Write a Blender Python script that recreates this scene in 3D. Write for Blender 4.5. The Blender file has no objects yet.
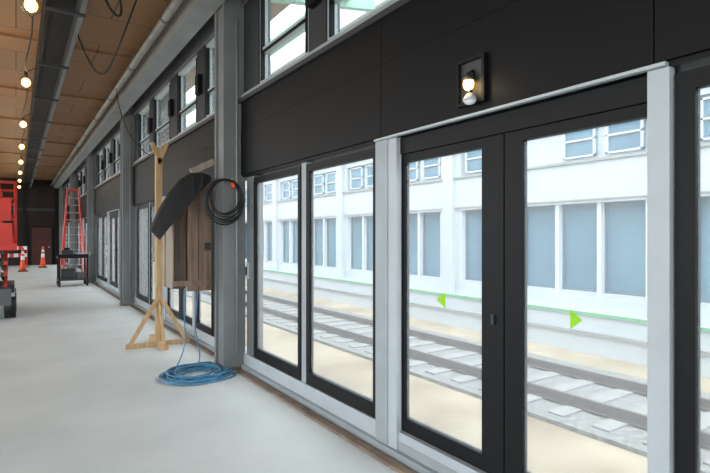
import bpy, math, random
from mathutils import Vector
random.seed(4)
sc=bpy.context.scene
sc.view_settings.view_transform='Standard'
EYE=1.68; TH=math.atan(0.678)
cam_d=bpy.data.cameras.new('camera'); cam=bpy.data.objects.new('camera',cam_d)
sc.collection.objects.link(cam); cam.location=(0,0,EYE)
cam.rotation_euler=(math.pi/2,0,-TH); cam_d.lens=500/710*36; cam_d.sensor_width=36
cam_d.clip_start=0.02; cam_d.clip_end=500
sc.camera=cam

def lin(c):
    return tuple(((v/255)/12.92 if v/255<=0.04045 else ((v/255+0.055)/1.055)**2.4) for v in c)+(1,)
def mat(name,rgb,rough=0.6,metal=0.0,noise=0.0,scale=4.0,emis=0,spec=0.5,rgb2=None,stretch=None,bump=0.0):
    m=bpy.data.materials.new(name); m.use_nodes=True; nt=m.node_tree; b=nt.nodes['Principled BSDF']
    b.inputs['Base Color'].default_value=lin(rgb); b.inputs['Roughness'].default_value=rough
    b.inputs['Metallic'].default_value=metal; b.inputs['Specular IOR Level'].default_value=spec
    if emis:
        b.inputs['Emission Color'].default_value=lin(rgb); b.inputs['Emission Strength'].default_value=emis
    if noise or rgb2 or bump:
        tc=nt.nodes.new('ShaderNodeTexCoord'); mp=nt.nodes.new('ShaderNodeMapping')
        if stretch: mp.inputs['Scale'].default_value=stretch
        n=nt.nodes.new('ShaderNodeTexNoise'); n.inputs['Scale'].default_value=scale; n.inputs['Detail'].default_value=6
        nt.links.new(tc.outputs['Object'],mp.inputs[0]); nt.links.new(mp.outputs[0],n.inputs['Vector'])
        r=nt.nodes.new('ShaderNodeValToRGB')
        c2=rgb2 if rgb2 else tuple(max(0,v*(1-noise)) for v in rgb)
        r.color_ramp.elements[0].position=0.32; r.color_ramp.elements[1].position=0.68
        r.color_ramp.elements[0].color=lin(c2); r.color_ramp.elements[1].color=lin(rgb)
        nt.links.new(n.outputs['Fac'],r.inputs[0]); nt.links.new(r.outputs[0],b.inputs['Base Color'])
        if bump:
            bp=nt.nodes.new('ShaderNodeBump'); bp.inputs['Strength'].default_value=bump; bp.inputs['Distance'].default_value=0.02
            nt.links.new(n.outputs['Fac'],bp.inputs['Height']); nt.links.new(bp.outputs[0],b.inputs['Normal'])
    return m
def glassmat(name,tint,haze,refl):
    m=bpy.data.materials.new(name); m.use_nodes=True; nt=m.node_tree; nt.nodes.clear()
    o=nt.nodes.new('ShaderNodeOutputMaterial'); t=nt.nodes.new('ShaderNodeBsdfTransparent'); t.inputs[0].default_value=tint
    g=nt.nodes.new('ShaderNodeBsdfGlossy'); g.inputs['Roughness'].default_value=0.02
    tr=nt.nodes.new('ShaderNodeBsdfTranslucent'); tr.inputs[0].default_value=(0.93,0.97,1,1)
    f=nt.nodes.new('ShaderNodeLayerWeight'); f.inputs[0].default_value=refl
    a=nt.nodes.new('ShaderNodeMixShader'); b=nt.nodes.new('ShaderNodeMixShader'); b.inputs[0].default_value=haze
    nt.links.new(f.outputs['Fresnel'],a.inputs[0]); nt.links.new(t.outputs[0],a.inputs[1]); nt.links.new(g.outputs[0],a.inputs[2])
    nt.links.new(a.outputs[0],b.inputs[1]); nt.links.new(tr.outputs[0],b.inputs[2]); nt.links.new(b.outputs[0],o.inputs[0])
    return m
GL=glassmat('door_glass',(0.94,0.985,1.0,1),0.2,0.03)
GL2=glassmat('clerestory_glass',(0.88,0.97,0.94,1),0.12,0.03)
BLK=mat('black_frame',(11,12,14),0.5,spec=0.25)
FAS=mat('fascia_black',(11,12,14),0.5,noise=0.15,scale=2,spec=0.2)
ALU=mat('pale_aluminium',(182,190,195),0.45,0.0,noise=0.04)
ALU2=mat('sill_aluminium',(160,168,172),0.4,noise=0.06)
STEEL=mat('grey_steel_paint',(116,120,121),0.55,noise=0.08,scale=3)
STEELL=mat('light_steel_paint',(152,156,156),0.55,noise=0.08,scale=3)
STEELD=mat('dark_steel',(44,47,50),0.5)
PIPE=mat('galvanised_pipe',(160,162,160),0.4,0.1,noise=0.1)
WOODP=mat('pine',(198,166,124),0.7,rgb2=(172,138,98),scale=6,stretch=(4,4,0.5))
WOODT=mat('weathered_trim_timber',(142,124,108),0.8,rgb2=(108,94,84),scale=5)
WOODW=mat('weathered_wood',(142,118,102),0.85,rgb2=(102,84,72),scale=4,stretch=(5,5,0.4),bump=0.1)
WOODG=mat('weathered_grey_ply',(168,156,142),0.85,rgb2=(140,128,114),scale=3,stretch=(3,3,0.5))
WOODD=mat('dark_timber',(92,74,64),0.85,noise=0.25,scale=5,stretch=(5,5,0.4))
TARP=mat('black_tarp',(17,17,19),0.6,noise=0.3,scale=8)
RUB=mat('black_cable',(14,14,15),0.5)
BLUE=mat('blue_cord',(78,140,178),0.5,noise=0.2,scale=20)
RED=mat('red_paint',(220,50,34),0.45,noise=0.1)
ORG=mat('orange_plastic',(236,84,34),0.5)
WHT=mat('white_paint',(232,236,238),0.6,noise=0.03)
WHO=mat('opposite_frame_white',(215,221,225),0.6,noise=0.03)
GREY=mat('wheel_grey',(90,92,94),0.6)
LIME=mat('lime_sticker',(150,214,20),0.6)
BULBC=mat('bulb_core',(255,206,116),0.4,emis=7)
OPW=mat('opposite_white',(198,205,210),0.7,noise=0.03,scale=1.5)
OPG=mat('opposite_pane',(100,142,162),0.3,rgb2=(78,118,140),scale=0.6)
OPD=mat('opposite_louver',(92,114,130),0.4)
GRN=mat('green_edge',(104,172,124),0.6)
CON=mat('trackbed_concrete',(192,176,150),0.85,rgb2=(150,132,108),scale=0.8,bump=0.1)
BAL=mat('ballast',(166,166,163),0.95,rgb2=(112,110,107),scale=12,bump=0.5)
RAIL=mat('rail_steel',(100,88,82),0.6,0.0)
SLP=mat('concrete_sleeper',(166,165,162),0.9,noise=0.08)
PGRN=mat('pale_green_steel',(166,206,188),0.5)
ENDW=mat('end_wall_dark',(42,24,18),0.8,rgb2=(20,14,14),scale=1.2)
FLR=mat('floor_concrete',(213,217,215),0.55,rgb2=(198,203,201),scale=1.1)
nt=FLR.node_tree; nb=nt.nodes['Principled BSDF']
n2=nt.nodes.new('ShaderNodeTexNoise'); n2.inputs['Scale'].default_value=9; n2.inputs['Detail'].default_value=8
mr=nt.nodes.new('ShaderNodeMapRange'); mr.inputs[3].default_value=0.45; mr.inputs[4].default_value=0.75
nt.links.new(n2.outputs['Fac'],mr.inputs[0]); nt.links.new(mr.outputs[0],nb.inputs['Roughness'])
CEIL=bpy.data.materials.new('ceiling_wood'); CEIL.use_nodes=True; nt=CEIL.node_tree; nb=nt.nodes['Principled BSDF']
tc=nt.nodes.new('ShaderNodeTexCoord'); br=nt.nodes.new('ShaderNodeTexBrick')
br.inputs['Scale'].default_value=1; br.inputs['Brick Width'].default_value=2.44; br.inputs['Row Height'].default_value=1.22
br.inputs['Mortar Size'].default_value=0.008; br.offset=0.5
br.inputs['Color1'].default_value=lin((170,128,88)); br.inputs['Color2'].default_value=lin((160,118,80)); br.inputs['Mortar'].default_value=lin((70,50,36))
ns=nt.nodes.new('ShaderNodeTexNoise'); mp=nt.nodes.new('ShaderNodeMapping'); mp.inputs['Scale'].default_value=(0.6,6,1); ns.inputs['Scale'].default_value=3
mx=nt.nodes.new('ShaderNodeMixRGB'); mx.blend_type='MULTIPLY'; mx.inputs[0].default_value=0.25
nt.links.new(tc.outputs['Object'],br.inputs['Vector']); nt.links.new(tc.outputs['Object'],mp.inputs[0]); nt.links.new(mp.outputs[0],ns.inputs['Vector'])
nt.links.new(br.outputs['Color'],mx.inputs[1]); nt.links.new(ns.outputs['Fac'],mx.inputs[2]); nt.links.new(mx.outputs[0],nb.inputs['Base Color'])
nb.inputs['Roughness'].default_value=0.6

class M:
    def __init__(s): s.v=[];s.f=[];s.m=[];s.mats=[];s.sm=[]
    def mi(s,m):
        if m not in s.mats: s.mats.append(m)
        return s.mats.index(m)
    def face(s,pts,m):
        b=len(s.v); s.v+= [tuple(p) for p in pts]; s.f.append(tuple(range(b,b+len(pts)))); s.m.append(s.mi(m)); s.sm.append(False)
    def box(s,x0,x1,y0,y1,z0,z1,m):
        x0,x1=min(x0,x1),max(x0,x1); y0,y1=min(y0,y1),max(y0,y1); z0,z1=min(z0,z1),max(z0,z1)
        b=len(s.v); s.v+=[(x0,y0,z0),(x1,y0,z0),(x1,y1,z0),(x0,y1,z0),(x0,y0,z1),(x1,y0,z1),(x1,y1,z1),(x0,y1,z1)]
        for f in ((0,3,2,1),(4,5,6,7),(0,1,5,4),(1,2,6,5),(2,3,7,6),(3,0,4,7)):
            s.f.append(tuple(b+i for i in f)); s.m.append(s.mi(m)); s.sm.append(False)
    def beam(s,p0,p1,w,h,m,up=(0,0,1)):
        p0=Vector(p0);p1=Vector(p1);d=(p1-p0).normalized();u=Vector(up)
        if abs(d.dot(u))>0.98:u=Vector((0,1,0))
        r=d.cross(u).normalized();u=r.cross(d).normalized();b=len(s.v)
        for p in (p0,p1):
            for a,c in ((-1,-1),(1,-1),(1,1),(-1,1)): s.v.append(tuple(p+r*a*w/2+u*c*h/2))
        for f in ((0,1,2,3),(7,6,5,4),(0,4,5,1),(1,5,6,2),(2,6,7,3),(3,7,4,0)):
            s.f.append(tuple(b+i for i in f)); s.m.append(s.mi(m)); s.sm.append(False)
    def tube(s,pts,r,m,n=8,closed=False,rads=None):
        pts=[Vector(p) for p in pts];N=len(pts);b=len(s.v);prev=None
        for i,p in enumerate(pts):
            a=pts[(i-1)%N] if (closed or i>0) else p; c=pts[(i+1)%N] if (closed or i<N-1) else p
            d=(c-a).normalized()
            if prev is None:
                u=Vector((0,0,1)) if abs(d.z)<0.9 else Vector((1,0,0)); u=(u-d*u.dot(d)).normalized()
            else:
                u=(prev-d*prev.dot(d)).normalized()
            prev=u;w=d.cross(u);rr=rads[i] if rads else r
            for k in range(n):
                t=2*math.pi*k/n; s.v.append(tuple(p+(u*math.cos(t)+w*math.sin(t))*rr))
        for i in range(N if closed else N-1):
            j=(i+1)%N
            for k in range(n):
                l=(k+1)%n; s.f.append((b+i*n+k,b+i*n+l,b+j*n+l,b+j*n+k)); s.m.append(s.mi(m)); s.sm.append(True)
        if not closed:
            s.f.append(tuple(b+k for k in range(n))[::-1]); s.m.append(s.mi(m)); s.sm.append(False)
            s.f.append(tuple(b+(N-1)*n+k for k in range(n))); s.m.append(s.mi(m)); s.sm.append(False)
    def cyl(s,p0,p1,r,m,n=16): s.tube([p0,p1],r,m,n)
    def ball(s,c,r,m,sq=1.0):
        N=9; pts=[];rd=[]
        for i in range(N):
            t=math.pi*i/(N-1); pts.append((c[0],c[1],c[2]-r*sq*math.cos(t))); rd.append(max(r*math.sin(t),0.002))
        s.tube(pts,r,m,12,rads=rd)
    def build(s,name,bevel=0):
        me=bpy.data.meshes.new(name); me.from_pydata(s.v,[],s.f)
        for m in s.mats: me.materials.append(m)
        for p,mi,sm in zip(me.polygons,s.m,s.sm): p.material_index=mi; p.use_smooth=sm
        me.update(); o=bpy.data.objects.new(name,me); sc.collection.objects.link(o)
        if bevel:
            b=o.modifiers.new('bevel','BEVEL'); b.width=bevel; b.segments=2; b.limit_method='ANGLE'
        return o

Y0=-8.2; Y1=35.0; BAY=7.1; CY=[-8.14,-1.04,6.06,13.16,20.26,27.36,34.46]
CZ=5.05
g=M(); g.box(-40,60,-40,110,-1.2,-0.9,CON); g.build('ground')
f=M(); f.box(-6.62,2.6,Y0,Y1+0.3,-0.9,0,FLR); f.build('floor')
c=M(); c.box(-7.2,3.3,Y0-0.4,Y1+0.3,CZ,CZ+0.35,CEIL); c.build('ceiling')

dn=0; wn=0; tn=2
def leaf(mb,x,y0,y1,z0,z1,sn=0.06,sf=0.06,bot=0.1,top=0.08,th=0.05):
    mb.box(x,x+th,y0,y0+sn,z0,z1,BLK); mb.box(x,x+th,y1-sf,y1,z0,z1,BLK)
    mb.box(x,x+th,y0+sn,y1-sf,z0,z0+bot,BLK); mb.box(x,x+th,y0+sn,y1-sf,z1-top,z1,BLK)
    xx=x+th/2; mb.face([(xx,y0+sn,z0+bot),(xx,y1-sf,z0+bot),(xx,y1-sf,z1-top),(xx,y0+sn,z1-top)],GL)
w=M()
ed=[]
for cy in CY[:-1]:
    for a in (1.1+1.04,3.12+1.04): ed.append(cy+a)
ed=[Y0]+[e for e in ed if e>Y0+.1]+[Y1]
for a,b in zip(ed[:-1],ed[1:]):
    w.box(2.36,2.5,a+0.003,b-0.003,2.455,3.022,FAS); w.box(2.364,2.5,a+0.003,b-0.003,3.026,3.36,FAS)
w.box(2.385,2.56,Y0,Y1,2.43,3.37,BLK)
w.box(2.32,2.6,Y0,Y1,3.36,3.41,STEELD); w.box(2.36,2.58,Y0,Y1,3.41,3.47,ALU2); w.box(2.36,2.58,Y0,Y1,4.62,5.05,STEEL)
for cy in CY[:-1]:
    o=cy+1.04
    w.box(2.35,2.5,o+1.05,o+3.2,2.432,2.448,ALU)
    d=[M() for _ in range(6)]
    z0,z1=0.205,2.40
    leaf(d[0],2.41,o-0.61,o+0.2,z0,z1); leaf(d[1],2.41,o+0.22,o+1.035,z0,z1,sf=0.08)
    leaf(d[2],2.435,o+1.06,o+1.985,z0,2.30,sn=0.06,sf=0.123,top=0.06); leaf(d[3],2.435,o+1.995,o+2.99,z0,2.30,sn=0.17,sf=0.065,top=0.06)
    d[3].box(2.42,2.435,o+2.06,o+2.08,1.14,1.2,STEELD)
    leaf(d[4],2.41,o+3.22,o+4.43,z0,z1,bot=0.12,top=0.07,sn=.075,sf=.065); leaf(d[5],2.41,o+4.55,o+5.77,z0,z1,bot=0.12,top=0.07)
    for k in d: dn+=1; k.build('door_%d'%dn)
    h=M(); h.box(2.42,2.5,o+1.05,o+3.0,2.305,2.425,BLK); tn+=1; h.build('trim_%d'%tn)
    for (xa,xb,a,b,m_) in ((2.38,2.43,o+1.045,o+1.138,ALU),(2.38,2.43,o+2.954,o+3.208,ALU),(2.42,2.50,o+4.435,o+4.545,ALU2),(2.42,2.54,o+5.78,o+6.01,STEEL),(2.42,2.54,o-0.69,o-0.615,STEEL)):
        h=M(); h.box(xa,xb,a,b,0.065,2.43,m_)
        if m_ is ALU and b-a>.2: h.box(xa-.008,xa,a+.1,b,0.065,2.43,ALU2)
        tn+=1; h.build('trim_%d'%tn)
    us=[(o-0.60,o+0.55),(o+0.95,o+2.15),(o+2.65,o+4.03),(o+4.36,o+5.60)]
    for a,b in us:
        k=M(); zz0,zz1=3.47,4.62
        for (ya,yb) in ((a,a+0.05),(b-0.05,b)): k.box(2.42,2.5,ya,yb,zz0,zz1,ALU)
        for zc in (zz0+0.03,zz0+0.42,zz1-0.03): k.box(2.42,2.5,a+0.05,b-0.05,zc-0.03,zc+0.03,ALU)
        k.box(2.405,2.42,a+0.06,b-0.06,zz0+0.375,zz0+0.405,BLK)
        k.box(2.405,2.45,a+0.05,a+0.08,zz0+0.06,zz1-0.06,BLK); k.box(2.405,2.45,b-0.08,b-0.05,zz0+0.06,zz1-0.06,BLK)
        k.face([(2.47,a+0.05,zz0),(2.47,b-0.05,zz0),(2.47,b-0.05,zz1),(2.47,a+0.05,zz1)],GL2)
        wn+=1; k.build('window_%d'%wn)
    prev=cy+0.34
    for a,b in us+[(cy+BAY,0)]:
        if a-prev>0.02: w.box(2.40,2.56,prev,a,3.47,4.62,STEELD)
        prev=b
    for ya in (o+0.75,o+2.45,o+4.195): w.box(2.33,2.40,ya-0.08,ya+0.08,3.9,4.2,BLK)
w.build('wall_right')
h=M(); h.box(2.36,2.6,Y0,Y1,0.0,0.06,ALU2); h.box(2.40,2.56,Y0,Y1,0.06,0.2,ALU)
for cy in CY[:-1]: h.box(2.395,2.40,cy+2.18,cy+3.99,0.065,0.13,ALU2)
h.build('baseboard_right')
w=M(); w.box(-6.6,-6.45,Y0,Y1,0,0.25,WHT); w.box(-6.6,-6.4,Y0,Y1,4.65,CZ,STEEL)
yy=Y0+0.05
while yy<Y1: w.box(-6.55,-6.50,yy,yy+0.05,0.25,1.05,STEELD); yy+=1.4
for z in (0.5,0.78,1.05): w.box(-6.55,-6.50,Y0,Y1,z,z+0.035,STEELD)
w.build('wall_left')
for side in (0,1):
    fx=(lambda x:x) if side==0 else (lambda x:-4.1-x)
    for cy in CY:
        m=M(); m.box(fx(2.16),fx(2.355),cy,cy+0.34,0.012,CZ,STEEL)
        m.box(fx(2.135),fx(2.16),cy-0.0,cy+0.06,0.012,CZ,STEEL); m.box(fx(2.135),fx(2.16),cy+0.28,cy+0.34,0.012,CZ,STEEL)
        m.box(fx(2.12),fx(2.355),cy-0.03,cy+0.37,0.0,0.03,WOODT)
        if side==0: m.box(2.355,2.42,cy,cy+0.34,0.0,CZ,STEEL)
        m.tube([(fx(2.30),cy-0.015,0.2),(fx(2.30),cy-0.015,4.4)],0.012,PIPE,8)
        m.build('steel_column')
e=M(); e.box(-6.6,2.6,Y1,Y1+0.3,0,CZ,ENDW)
e.box(-6.6,2.3,Y1-0.06,Y1,3.2,3.35,STEELD)
for x in (-5,-3.2,-1.4,0.4,2.0): e.box(x-0.08,x+0.08,Y1-0.08,Y1,0,CZ,BLK)
e.build('wall_end')
DR=mat('door_dark_red',(72,24,20),0.6,noise=0.2)
d=M(); d.box(0.75,1.75,Y1-0.09,Y1-0.01,0.0,2.2,DR); d.box(0.67,0.75,Y1-0.1,Y1-0.01,0,2.28,BLK); d.box(1.75,1.83,Y1-0.1,Y1-0.01,0,2.28,BLK); d.box(0.75,1.75,Y1-0.1,Y1-0.01,2.2,2.28,BLK)
d.box(1.6,1.66,Y1-0.14,Y1-0.09,1.0,1.1,PIPE); d.build('door_end')
t=M()
for cy in CY[:-1]:
    yy=cy+0.42
    while yy<cy+BAY-0.2:
        l=min(2.4,cy+BAY-0.08-yy); xx=random.uniform(-.01,.01); t.box(2.26+xx,2.33+xx,yy,yy+l-0.02,0,0.022,WOODT); yy+=l
t.build('trim_1')
p=M(); p.box(1.86,2.13,Y0,Y1,4.58,4.62,STEELL); p.box(1.86,1.89,Y0,Y1,4.62,4.98,STEELL); p.box(1.82,2.13,Y0,Y1,4.96,5.0,STEEL); p.box(2.06,2.10,Y0,Y1,4.62,4.96,STEEL); p.build('eaves_beam')
p=M(); p.tube([(1.72,Y0,4.72),(1.72,Y1-.2,4.72)],0.055,PIPE,16)
for cy in CY:
    for k in (1.2,3.6,6.0):
        if cy+k<Y1-.3: p.cyl((1.72,cy+k,4.72),(1.72,cy+k,CZ-0.055),0.01,PIPE,6); p.tube([(1.72,cy+k-.03,4.72),(1.72,cy+k+.03,4.72)],0.067,STEEL,16)
p.build('sprinkler_pipe')
b=M(); YE=Y1-.3
b.box(0.30,0.34,Y0,YE,4.5,4.86,BLK); b.box(0.34,0.62,Y0,YE,4.56,4.60,BLK); b.box(0.62,0.66,Y0,YE,4.5,4.86,STEELD); b.box(0.66,0.72,Y0,YE,4.5,4.53,STEEL)
b.box(0.30,0.66,Y0,YE,4.84,4.88,BLK)
yy=Y0+1
while yy<YE:
    b.cyl((0.36,yy,4.88),(0.36,yy,CZ-0.055),0.012,PIPE,6); b.cyl((0.60,yy,4.88),(0.60,yy,CZ-0.055),0.012,PIPE,6)
    b.box(0.29,0.73,yy-0.03,yy+0.03,4.47,4.5,STEELD); yy+=2.4
b.build('lighting_channel')
b=M(); yy=Y0+0.6
while yy<Y1:
    b.box(-6.3,1.8,yy-0.05,yy+0.05,CZ-0.05,CZ,CEIL); yy+=3.55
b.build('trim_2')
s=M(); ys=[3.6,6.7,10.1,13.9,17.4,21,24.5,28,31.5]; pts=[]
for i,y in enumerate(ys):
    s.tube([(0.14,y,4.46),(0.14,y,4.38)],0.025,RUB,10)
    s.ball((0.14,y,4.28),0.066,BULBC,1.15)
    for k in range(6):
        a=k*math.pi/3; s.tube([(0.14+0.03*math.cos(a),y+0.03*math.sin(a),4.39),(0.14+0.095*math.cos(a),y+0.095*math.sin(a),4.33),(0.14+0.095*math.cos(a),y+0.095*math.sin(a),4.23),(0.14,y,4.15)],0.003,RUB,5)
    for zz in (4.33,4.23):
        s.tube([(0.14+0.095*math.cos(q*math.pi/8),y+0.095*math.sin(q*math.pi/8),zz) for q in range(16)],0.003,RUB,5,closed=True)
    if i:
        y0=ys[i-1]
        pts+=[(0.14+0.03*math.sin(q),y0+(y-y0)*q/8,4.46-0.28*math.sin(math.pi*q/8)) for q in range(8)]
    s.cyl((0.14,y,4.46),(0.285,y,4.55),0.006,RUB,6)
pts.append((0.14,ys[-1],4.46)); s.tube(pts,0.01,RUB,6); s.build('string_lights')
for y in ys[1:]:
    l=bpy.data.lights.new('bulb_light','POINT'); l.energy=9; l.color=(1,0.78,0.5); l.shadow_soft_size=0.06
    o=bpy.data.objects.new('bulb_light',l); o.location=(0.0,y,4.15); sc.collection.objects.link(o)
def cable(name,pts,r=0.009,m=RUB):
    cu=bpy.data.curves.new(name,'CURVE'); cu.dimensions='3D'; sp=cu.splines.new('NURBS'); sp.points.add(len(pts)-1)
    for q,pp in zip(sp.points,pts): q.co=(*pp,1)
    sp.use_endpoint_u=True; sp.order_u=4; cu.bevel_depth=r; cu.materials.append(m)
    o=bpy.data.objects.new(name,cu); sc.collection.objects.link(o); return o
cable('hanging_cable',[(0.69,5.9,4.55),(0.75,6.0,4.3),(0.95,6.2,4.1),(1.05,6.3,4.3),(0.9,6.2,4.6),(0.8,6.2,5.04)],0.014)
cable('hanging_cable',[(0.70,8.2,4.7),(0.8,8.1,4.3),(1.0,7.9,3.8),(1.15,7.6,4.2),(1.3,7.4,4.7),(1.40,7.3,5.04)],0.011)
cable('hanging_cable',[(1.66,11.0,4.65),(1.6,10.0,3.7),(1.75,8.6,2.9),(1.9,7.4,2.8),(2.08,6.7,2.7),(2.1,6.42,2.6)],0.009)
cable('hanging_cable',[(0.26,7.0,4.7),(0.1,7.4,4.5),(-0.05,8.0,4.9),(0.0,8.4,5.04)])

w=M()
w.box(2.325,2.355,2.05,2.07,2.50,2.79,BLK); w.box(2.325,2.355,2.26,2.28,2.50,2.79,BLK); w.box(2.325,2.355,2.07,2.26,2.77,2.79,BLK); w.box(2.325,2.355,2.07,2.26,2.50,2.52,BLK)
w.box(2.35,2.355,2.07,2.26,2.52,2.77,STEELD)
w.cyl((2.35,2.16,2.70),(2.32,2.16,2.67),0.02,RUB,12); w.ball((2.31,2.16,2.62),0.034,BULBC,1.2)
w.tube([(2.31,2.16,2.69),(2.31,2.16,2.66),(2.31,2.16,2.64)],0.05,STEELD,14,rads=[0.012,0.034,0.041])
w.tube([(2.31,2.14,2.58),(2.31,2.14,2.53)],0.01,RUB,8); w.tube([(2.30,2.14,2.555),(2.30,2.14,2.525),(2.30,2.14,2.51)],0.03,ALU,14,rads=[0.02,0.042,0.044])
w.ball((2.30,2.14,2.51),0.038,WHT,0.6)
w.build('wall_lamp')
l=bpy.data.lights.new('wall_lamp_light','POINT'); l.energy=1.0; l.color=(1,0.78,0.5); l.shadow_soft_size=0.04
o=bpy.data.objects.new('wall_lamp_light',l); o.location=(2.2,2.16,2.62); sc.collection.objects.link(o)
def px2y(x,X): return (500*X/0.828/(x-16)-X*0.561)/0.828
def arrow(x0,x1,left):
    X=2.454; a=px2y(x1,X); b=px2y(x0,X); s=M()
    zc=1.24; h=0.055
    tip,base=(b,a) if left else (a,b)
    P=[(base,zc-h),(base,zc+h),(tip,zc)]
    s.face([(X,y,z) for y,z in P],LIME); s.face([(X+0.002,y,z) for y,z in P][::-1],LIME)
    s.build('arrow_sticker')
arrow(436,445,True); arrow(570,582,False)

o=M()
o.box(10.4,13,-20,70,-0.9,0.0,OPW); o.box(10.36,10.4,-20,70,-0.05,0.02,GRN); o.box(10.33,10.4,-20,70,-0.45,-0.40,SLP)
o.box(10.7,11.0,-20,70,0.0,0.3,OPW); o.box(10.65,11.0,-20,70,2.44,3.4,OPW); o.box(10.7,11.0,-20,70,4.35,5.1,OPW); o.box(10.2,14,-20,70,5.1,5.4,OPW)
o.box(10.6,10.65,-20,70,3.36,3.42,SLP); o.box(10.62,10.65,-20,70,2.5,2.53,SLP); o.box(10.85,11.0,-20,70,3.4,4.35,OPW); o.box(10.9,11.0,-20,70,0.3,2.44,OPG)
o.box(10.75,10.9,-20,70,0.3,0.42,OPW)
P=6.0; base=5.1-24
y=base
while y<65:
    o.box(10.68,10.95,y-0.8,y,0.3,2.44,OPW); o.box(10.68,10.95,y-0.8,y,3.4,4.35,OPW); o.box(10.55,10.68,y-0.6,y-0.2,-0.0,5.1,OPW)
    for k in range(6): o.box(10.7,10.92,y+k*1.04-0.05,y+k*1.04+0.05,0.3,2.44,WHO)
    for k in range(5):
        u=y+k*1.04+0.05; v=u+0.94
        for (a_,b_) in ((u,u+.035),(v-.035,v)): o.box(10.84,10.89,a_,b_,0.42,2.44,OPD)
        o.box(10.84,10.89,u,v,0.42,0.46,OPD); o.box(10.84,10.89,u,v,2.38,2.44,OPD)
        a=y+k*1.04+0.12; bb=a+0.8
        if k==2: continue
        o.box(10.80,10.86,a,bb,3.5,4.3,OPG)
        for q in range(3): o.box(10.74,10.80,a,bb,3.5+q*0.38,3.54+q*0.38,WHO); o.box(10.76,10.80,a,bb,3.54+q*0.38,3.57+q*0.38,OPD)
        o.box(10.74,10.8,a,a+.05,3.5,4.3,WHO); o.box(10.74,10.8,bb-.05,bb,3.5,4.3,WHO)
    y+=P
o.build('opposite_platform_building')
r=M(); r.box(6.1,9.2,-25,80,-0.9,-0.84,BAL)
for X in (6.82,8.255):
    r.box(X-0.07,X+0.07,-25,80,-0.81,-0.80,RAIL); r.box(X-0.012,X+0.012,-25,80,-0.80,-0.70,RAIL); r.box(X-0.03,X+0.03,-25,80,-0.70,-0.665,RAIL)
y=-12
while y<70:
    r.box(6.3,8.78,y-0.12,y+0.12,-0.85,-0.815,SLP); y+=0.65
r.build('railway_track')
q=M()
for cy in CY: q.beam((2.6,cy+0.17,4.9),(4.6,cy+0.17,5.25),0.1,0.16,PGRN)
q.box(3.9,4.05,Y0,Y1,5.14,5.34,PGRN); q.box(4.55,4.7,Y0,Y1,5.2,5.5,WHT); q.build('outer_eaves_frame')

# timber box
w=M(); x0,x1,y0,y1=1.63,2.11,6.47,6.9
w.box(x0,x0+0.16,y0,y0+0.03,1.02,2.14,WOODD); w.box(x0+0.175,x1,y0-0.015,y0+0.02,0.98,2.44,WOODW)
w.box(x0+0.31,x0+0.322,y0-0.018,y0-0.0149,0.98,2.44,WOODD)
w.box(x0,x1,y0-0.03,y0-0.019,1.05,1.12,WOODW)
w.box(x0-.02,x0,y0-0.03,y0+.05,1.02,2.12,WOODG)
w.box(x0,x0+0.03,y0+0.05,y1,1.02,2.14,WOODG); w.box(x0-.02,x0,y1-.07,y1,1.02,2.12,WOODG)
w.box(x1-0.03,x1,y0+0.03,y1,1.02,2.44,WOODW); w.box(x0+0.2,x1-0.03,y1-0.03,y1,1.02,2.4,WOODW); w.box(x0+0.03,x0+0.2,y1-0.03,y1,1.02,2.14,WOODW)
w.box(x0+0.03,x1-0.03,y0+0.03,y1-0.03,1.05,1.08,WOODW)
w.beam((1.84,6.435,2.50),(2.14,6.435,2.66),0.03,0.08,WOODG); w.box(2.02,2.10,6.44,6.455,1.5,1.6,STEELD)
w.build('weathered_timber_box',0.004)
# stiff black cover draped diagonally over the box: folded sheet with straight lower hem
tp=M()
top=[(2.06,2.46),(1.96,2.49),(1.84,2.475),(1.70,2.38),(1.56,2.20),(1.46,2.02),(1.345,1.76)]
botm=[(2.06,2.40),(1.955,2.28),(1.85,2.155),(1.745,2.03),(1.64,1.905),(1.535,1.78),(1.43,1.64)]
yt=[6.33]*7; yb_=6.30; yk=6.42
n=len(top)
for i in range(n-1):
    j=i+1
    tp.face([(top[i][0],6.34,top[i][1]),(top[j][0],6.34,top[j][1]),(botm[j][0],6.28,botm[j][1]),(botm[i][0],6.28,botm[i][1])],TARP)
    tp.face([(top[i][0],6.34,top[i][1]),(top[i][0]-.01,yk,top[i][1]+.01),(top[j][0]-.01,yk,top[j][1]+.01),(top[j][0],6.34,top[j][1])],TARP)
    tp.face([(botm[i][0],6.28,botm[i][1]),(botm[j][0],6.28,botm[j][1]),(botm[j][0]-.01,yk,botm[j][1]+.03),(botm[i][0]-.01,yk,botm[i][1]+.03)],TARP)
    tp.face([(botm[i][0]-.01,yk,botm[i][1]+.03),(botm[j][0]-.01,yk,botm[j][1]+.03),(top[j][0]-.01,yk,top[j][1]+.01),(top[i][0]-.01,yk,top[i][1]+.01)],TARP)
for i in (0,n-1):
    tp.face([(top[i][0],6.34,top[i][1]),(botm[i][0],6.28,botm[i][1]),(botm[i][0]-.01,yk,botm[i][1]+.03),(top[i][0]-.01,yk,top[i][1]+.01)],TARP)
tp.build('black_tarp')
w=M(); sx,sy=1.83,8.13
w.box(sx-0.045,sx+0.045,sy-0.045,sy+0.045,0.09,3.06,WOODP)
w.box(sx-0.48,sx+0.45,sy-0.09,sy-0.05,0,0.07,WOODP); w.box(sx-0.045,sx+0.045,sy-0.45,sy-0.09,0,0.07,WOODP)
w.box(sx-0.045,sx+0.045,sy-0.05,sy+0.45,0,0.09,WOODP)
w.beam((sx-0.42,sy-0.07,0.06),(sx-0.03,sy-0.06,0.72),0.03,0.06,WOODP); w.beam((sx+0.4,sy-0.07,0.06),(sx+0.03,sy-0.06,0.72),0.03,0.06,WOODP)
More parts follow.
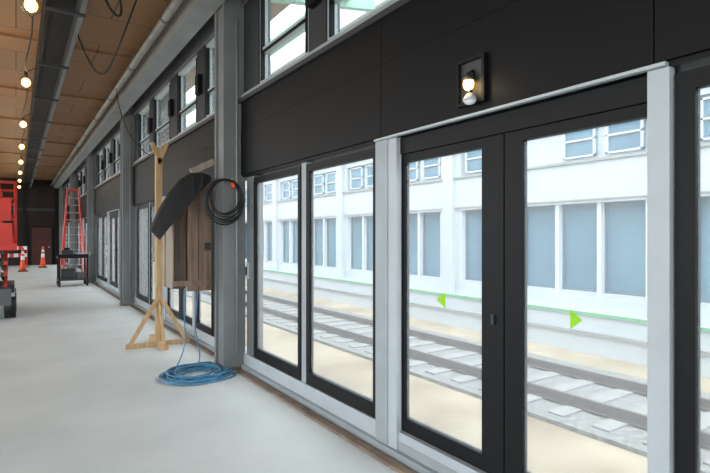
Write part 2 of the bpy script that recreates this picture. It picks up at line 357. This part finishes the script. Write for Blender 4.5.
w.beam((sx,sy-0.4,0.06),(sx,sy-0.04,0.65),0.03,0.06,WOODP)
w.beam((sx-0.11,sy-0.06,3.12),(sx+0.02,sy-0.06,2.80),0.03,0.06,WOODP); w.beam((sx+0.11,sy-0.06,3.12),(sx-0.02,sy-0.06,2.80),0.03,0.06,WOODP)
w.box(sx-0.045,sx+0.045,sy-0.075,sy-0.045,0.9,1.8,WOODP)
w.build('pine_stand')
k=M()
for i in range(7):
    pts=[]; R=0.18+0.011*i+random.uniform(-.01,.01); cx=2.12+random.uniform(-.015,.015); cz=2.17-0.012*i
    for j in range(32):
        a=2*math.pi*j/32; pts.append((cx+R*math.cos(a),5.955-0.012*(i%3)+0.01*math.sin(3*a+i),cz+R*1.12*math.sin(a)))
    k.tube(pts,0.009,RUB,6,closed=True)
k.cyl((2.2,6.02,2.37),(2.2,5.93,2.39),0.012,PIPE,8); k.tube([(2.2,5.93,2.34),(2.22,5.92,2.28)],0.022,ORG,8)
k.build('black_cable_coil')
k=M(); pts=[]
N=620
for j in range(N):
    t=j/N*2*math.pi*13; R=0.32+0.07*math.sin(t*0.37)+0.06*math.sin(t*0.91+1)
    cx=1.82+0.05*math.sin(t*0.13); cy=6.08+0.05*math.cos(t*0.21)
    pts.append((min(cx+R*math.cos(t),2.2),cy+R*math.sin(t) if cx+R*math.cos(t)<2.1 else min(cy+R*math.sin(t),5.98),0.012+0.055*abs(math.sin(t*0.29))*(0.5+0.5*math.sin(t*0.083))))
k.tube(pts,0.011,BLUE,6); k.build('blue_extension_cord')
cable('blue_cord_drop',[(1.95,6.5,1.05),(1.93,6.45,0.8),(1.88,6.5,0.5),(1.97,6.4,0.2),(1.9,6.3,0.03),(1.75,6.2,0.03)],0.008,BLUE)
cable('blue_cord_drop',[(1.78,6.5,1.05),(1.76,6.5,0.7),(1.82,6.5,0.35),(1.7,6.45,0.1),(1.6,6.3,0.03),(1.55,6.1,0.03)],0.008,BLUE)

s=M(); ax,bx,ay,by=-1.15,0.02,12.3,14.6
s.box(ax+.1,bx-.1,ay,by,0.28,0.62,GREY); s.box(ax+.05,bx-.05,ay+.5,by-.5,0.3,0.66,STEELD); s.box(bx-.12,bx-.04,ay+.2,by-.2,0.34,0.5,WHT)
for X in (ax+.12,bx-.12):
    for Y in (ay+.28,by-.28):
        s.tube([(X-.1,Y,0.23),(X+.1,Y,0.23)],0.23,RUB,20); s.tube([(X-.11,Y,0.23),(X+.11,Y,0.23)],0.11,GREY,12)
for X in (ax+.25,bx-.2):
    for lv in range(3):
        za=0.68+lv*0.23; zb=za+0.23
        s.beam((X,ay+.15,za),(X,by-.15,zb),0.05,0.08,RED); s.beam((X-.06,ay+.15,zb),(X-.06,by-.15,za),0.05,0.08,STEELD)
s.box(ax,bx,ay,by,1.40,1.54,RED); s.box(ax,bx,ay+.02,by-.02,1.54,1.70,RED)
for X in (ax+.03,bx-.03):
    for k in range(5):
        Y=ay+.03+k*(by-ay-.06)/4; s.cyl((X,Y,1.54),(X,Y,2.78),0.028,RED,8)
    for z in (2.1,2.45,2.78): s.cyl((X,ay+.03,z),(X,by-.03,z),0.028,RED,8)
for Y in (ay+.03,by-.03):
    for z in (2.1,2.45,2.78): s.cyl((ax+.03,Y,z),(bx-.03,Y,z),0.028,RED,8)
    for q in range(1,4): s.cyl((ax+q*.29,Y,1.54),(ax+q*.29,Y,2.78),0.022,RED,8)
s.box(bx-.5,bx-.1,ay-0.08,ay+.0,2.0,2.45,RED); s.box(bx-.45,bx-.08,ay-0.05,ay+.0,1.55,1.95,RED)
s.build('scissor_lift')
s=M(); lx,ly=2.0-0.12,22.8; H=3.5
for sgn,m_ in ((-1,RED),(1,RED)):
    for q in (-1,1):
        s.beam((lx+q*0.40,ly+sgn*0.8,0.0),(lx+q*0.19,ly+sgn*0.05,H),0.04,0.08,m_)
for i in range(1,12):
    t=i/12; wv=0.40-0.21*t; s.box(lx-wv,lx+wv,ly-0.8+0.75*t-0.045,ly-0.8+0.75*t+0.045,H*t-0.015,H*t+0.015,PIPE)
    if i%3==0: s.box(lx-wv,lx+wv,ly+0.8-0.75*t-0.02,ly+0.8-0.75*t+0.02,H*t-0.015,H*t+0.015,PIPE)
s.box(lx-0.22,lx+0.22,ly-0.12,ly+0.12,H,H+0.06,RED); s.build('step_ladder')
s=M(); ax,bx,ay,by=1.15,2.05,19.2,20.0
for X in (ax+.04,bx-.04):
    for Y in (ay+.04,by-.04):
        s.box(X-.025,X+.025,Y-.025,Y+.025,0.16,1.05,BLK); s.tube([(X-.03,Y,0.08),(X+.03,Y,0.08)],0.08,RUB,14); s.box(X-.04,X+.04,Y-.02,Y+.02,0.08,0.17,STEELD)
s.box(ax,bx,ay,by,0.2,0.26,STEELD); s.box(ax,bx,ay,by,0.95,1.0,BLK); s.box(ax,bx,ay,ay+.03,1.0,1.08,BLK)
s.box(ax+.1,ax+.5,ay+.1,by-.1,0.26,0.58,STEELD); s.box(ax+.55,bx-.1,ay+.15,by-.2,0.26,0.45,GREY)
s.box(ax+.12,ax+.45,ay+.2,by-.2,1.0,1.22,STEELD); s.box(ax+.2,ax+.37,ay+.42,ay+.46,1.22,1.30,BLK); s.box(bx-.35,bx-.1,ay+.2,ay+.45,1.0,1.12,ALU)
s.tube([(bx,ay+.1,0.95),(bx+.06,ay+.1,1.1),(bx+.06,by-.1,1.1),(bx,by-.1,0.95)],0.018,PIPE,8)
s.build('tool_cart')
def post(x,y):
    s=M(); s.box(x-.2,x+.2,y-.2,y+.2,0,0.05,RUB)
    s.tube([(x,y,0.05),(x,y,0.3),(x,y,0.55),(x,y,0.56),(x,y,0.75),(x,y,0.76),(x,y,1.15)],0.1,ORG,14,rads=[0.14,0.11,0.085,0.085,0.07,0.07,0.04])
    s.tube([(x,y,0.56),(x,y,0.75)],0.09,WHT,14,rads=[0.09,0.075]); s.tube([(x,y,0.85),(x,y,0.97)],0.07,WHT,14,rads=[0.068,0.058]); s.build('traffic_cone')
post(0.27,28.8); post(1.2,31.8)
s=M()
for (x,y) in ((-0.9,33),(0.5,33)):
    s.box(x-.03,x+.03,y-.03,y+.03,0,1.15,RED); s.box(x-.05,x+.05,y-.3,y+.3,0,0.05,RED)
for z in (0.55,0.95):
    for i in range(7): s.box(-0.9+i*0.2,-0.7+i*0.2,32.96,32.98,z,z+0.2,RED if i%2 else WHT)
s.build('barricade')
s=M(); s.box(2.42,2.395,5.93,5.985,1.15,1.35,ALU); s.box(2.385,2.395,5.94,5.975,1.2,1.3,STEELD); s.build('junction_box')

wd=bpy.data.worlds.new('world'); sc.world=wd; wd.use_nodes=True; nt=wd.node_tree; bg=nt.nodes['Background']
bg.inputs[0].default_value=(0.89,0.95,1.0,1); bg.inputs[1].default_value=4.1
sn=bpy.data.lights.new('sun','SUN'); sn.energy=0.8; sn.angle=0.6; sn.color=(1,0.96,0.9)
so=bpy.data.objects.new('sun',sn); so.rotation_euler=(math.radians(25),math.radians(-28),0); sc.collection.objects.link(so)
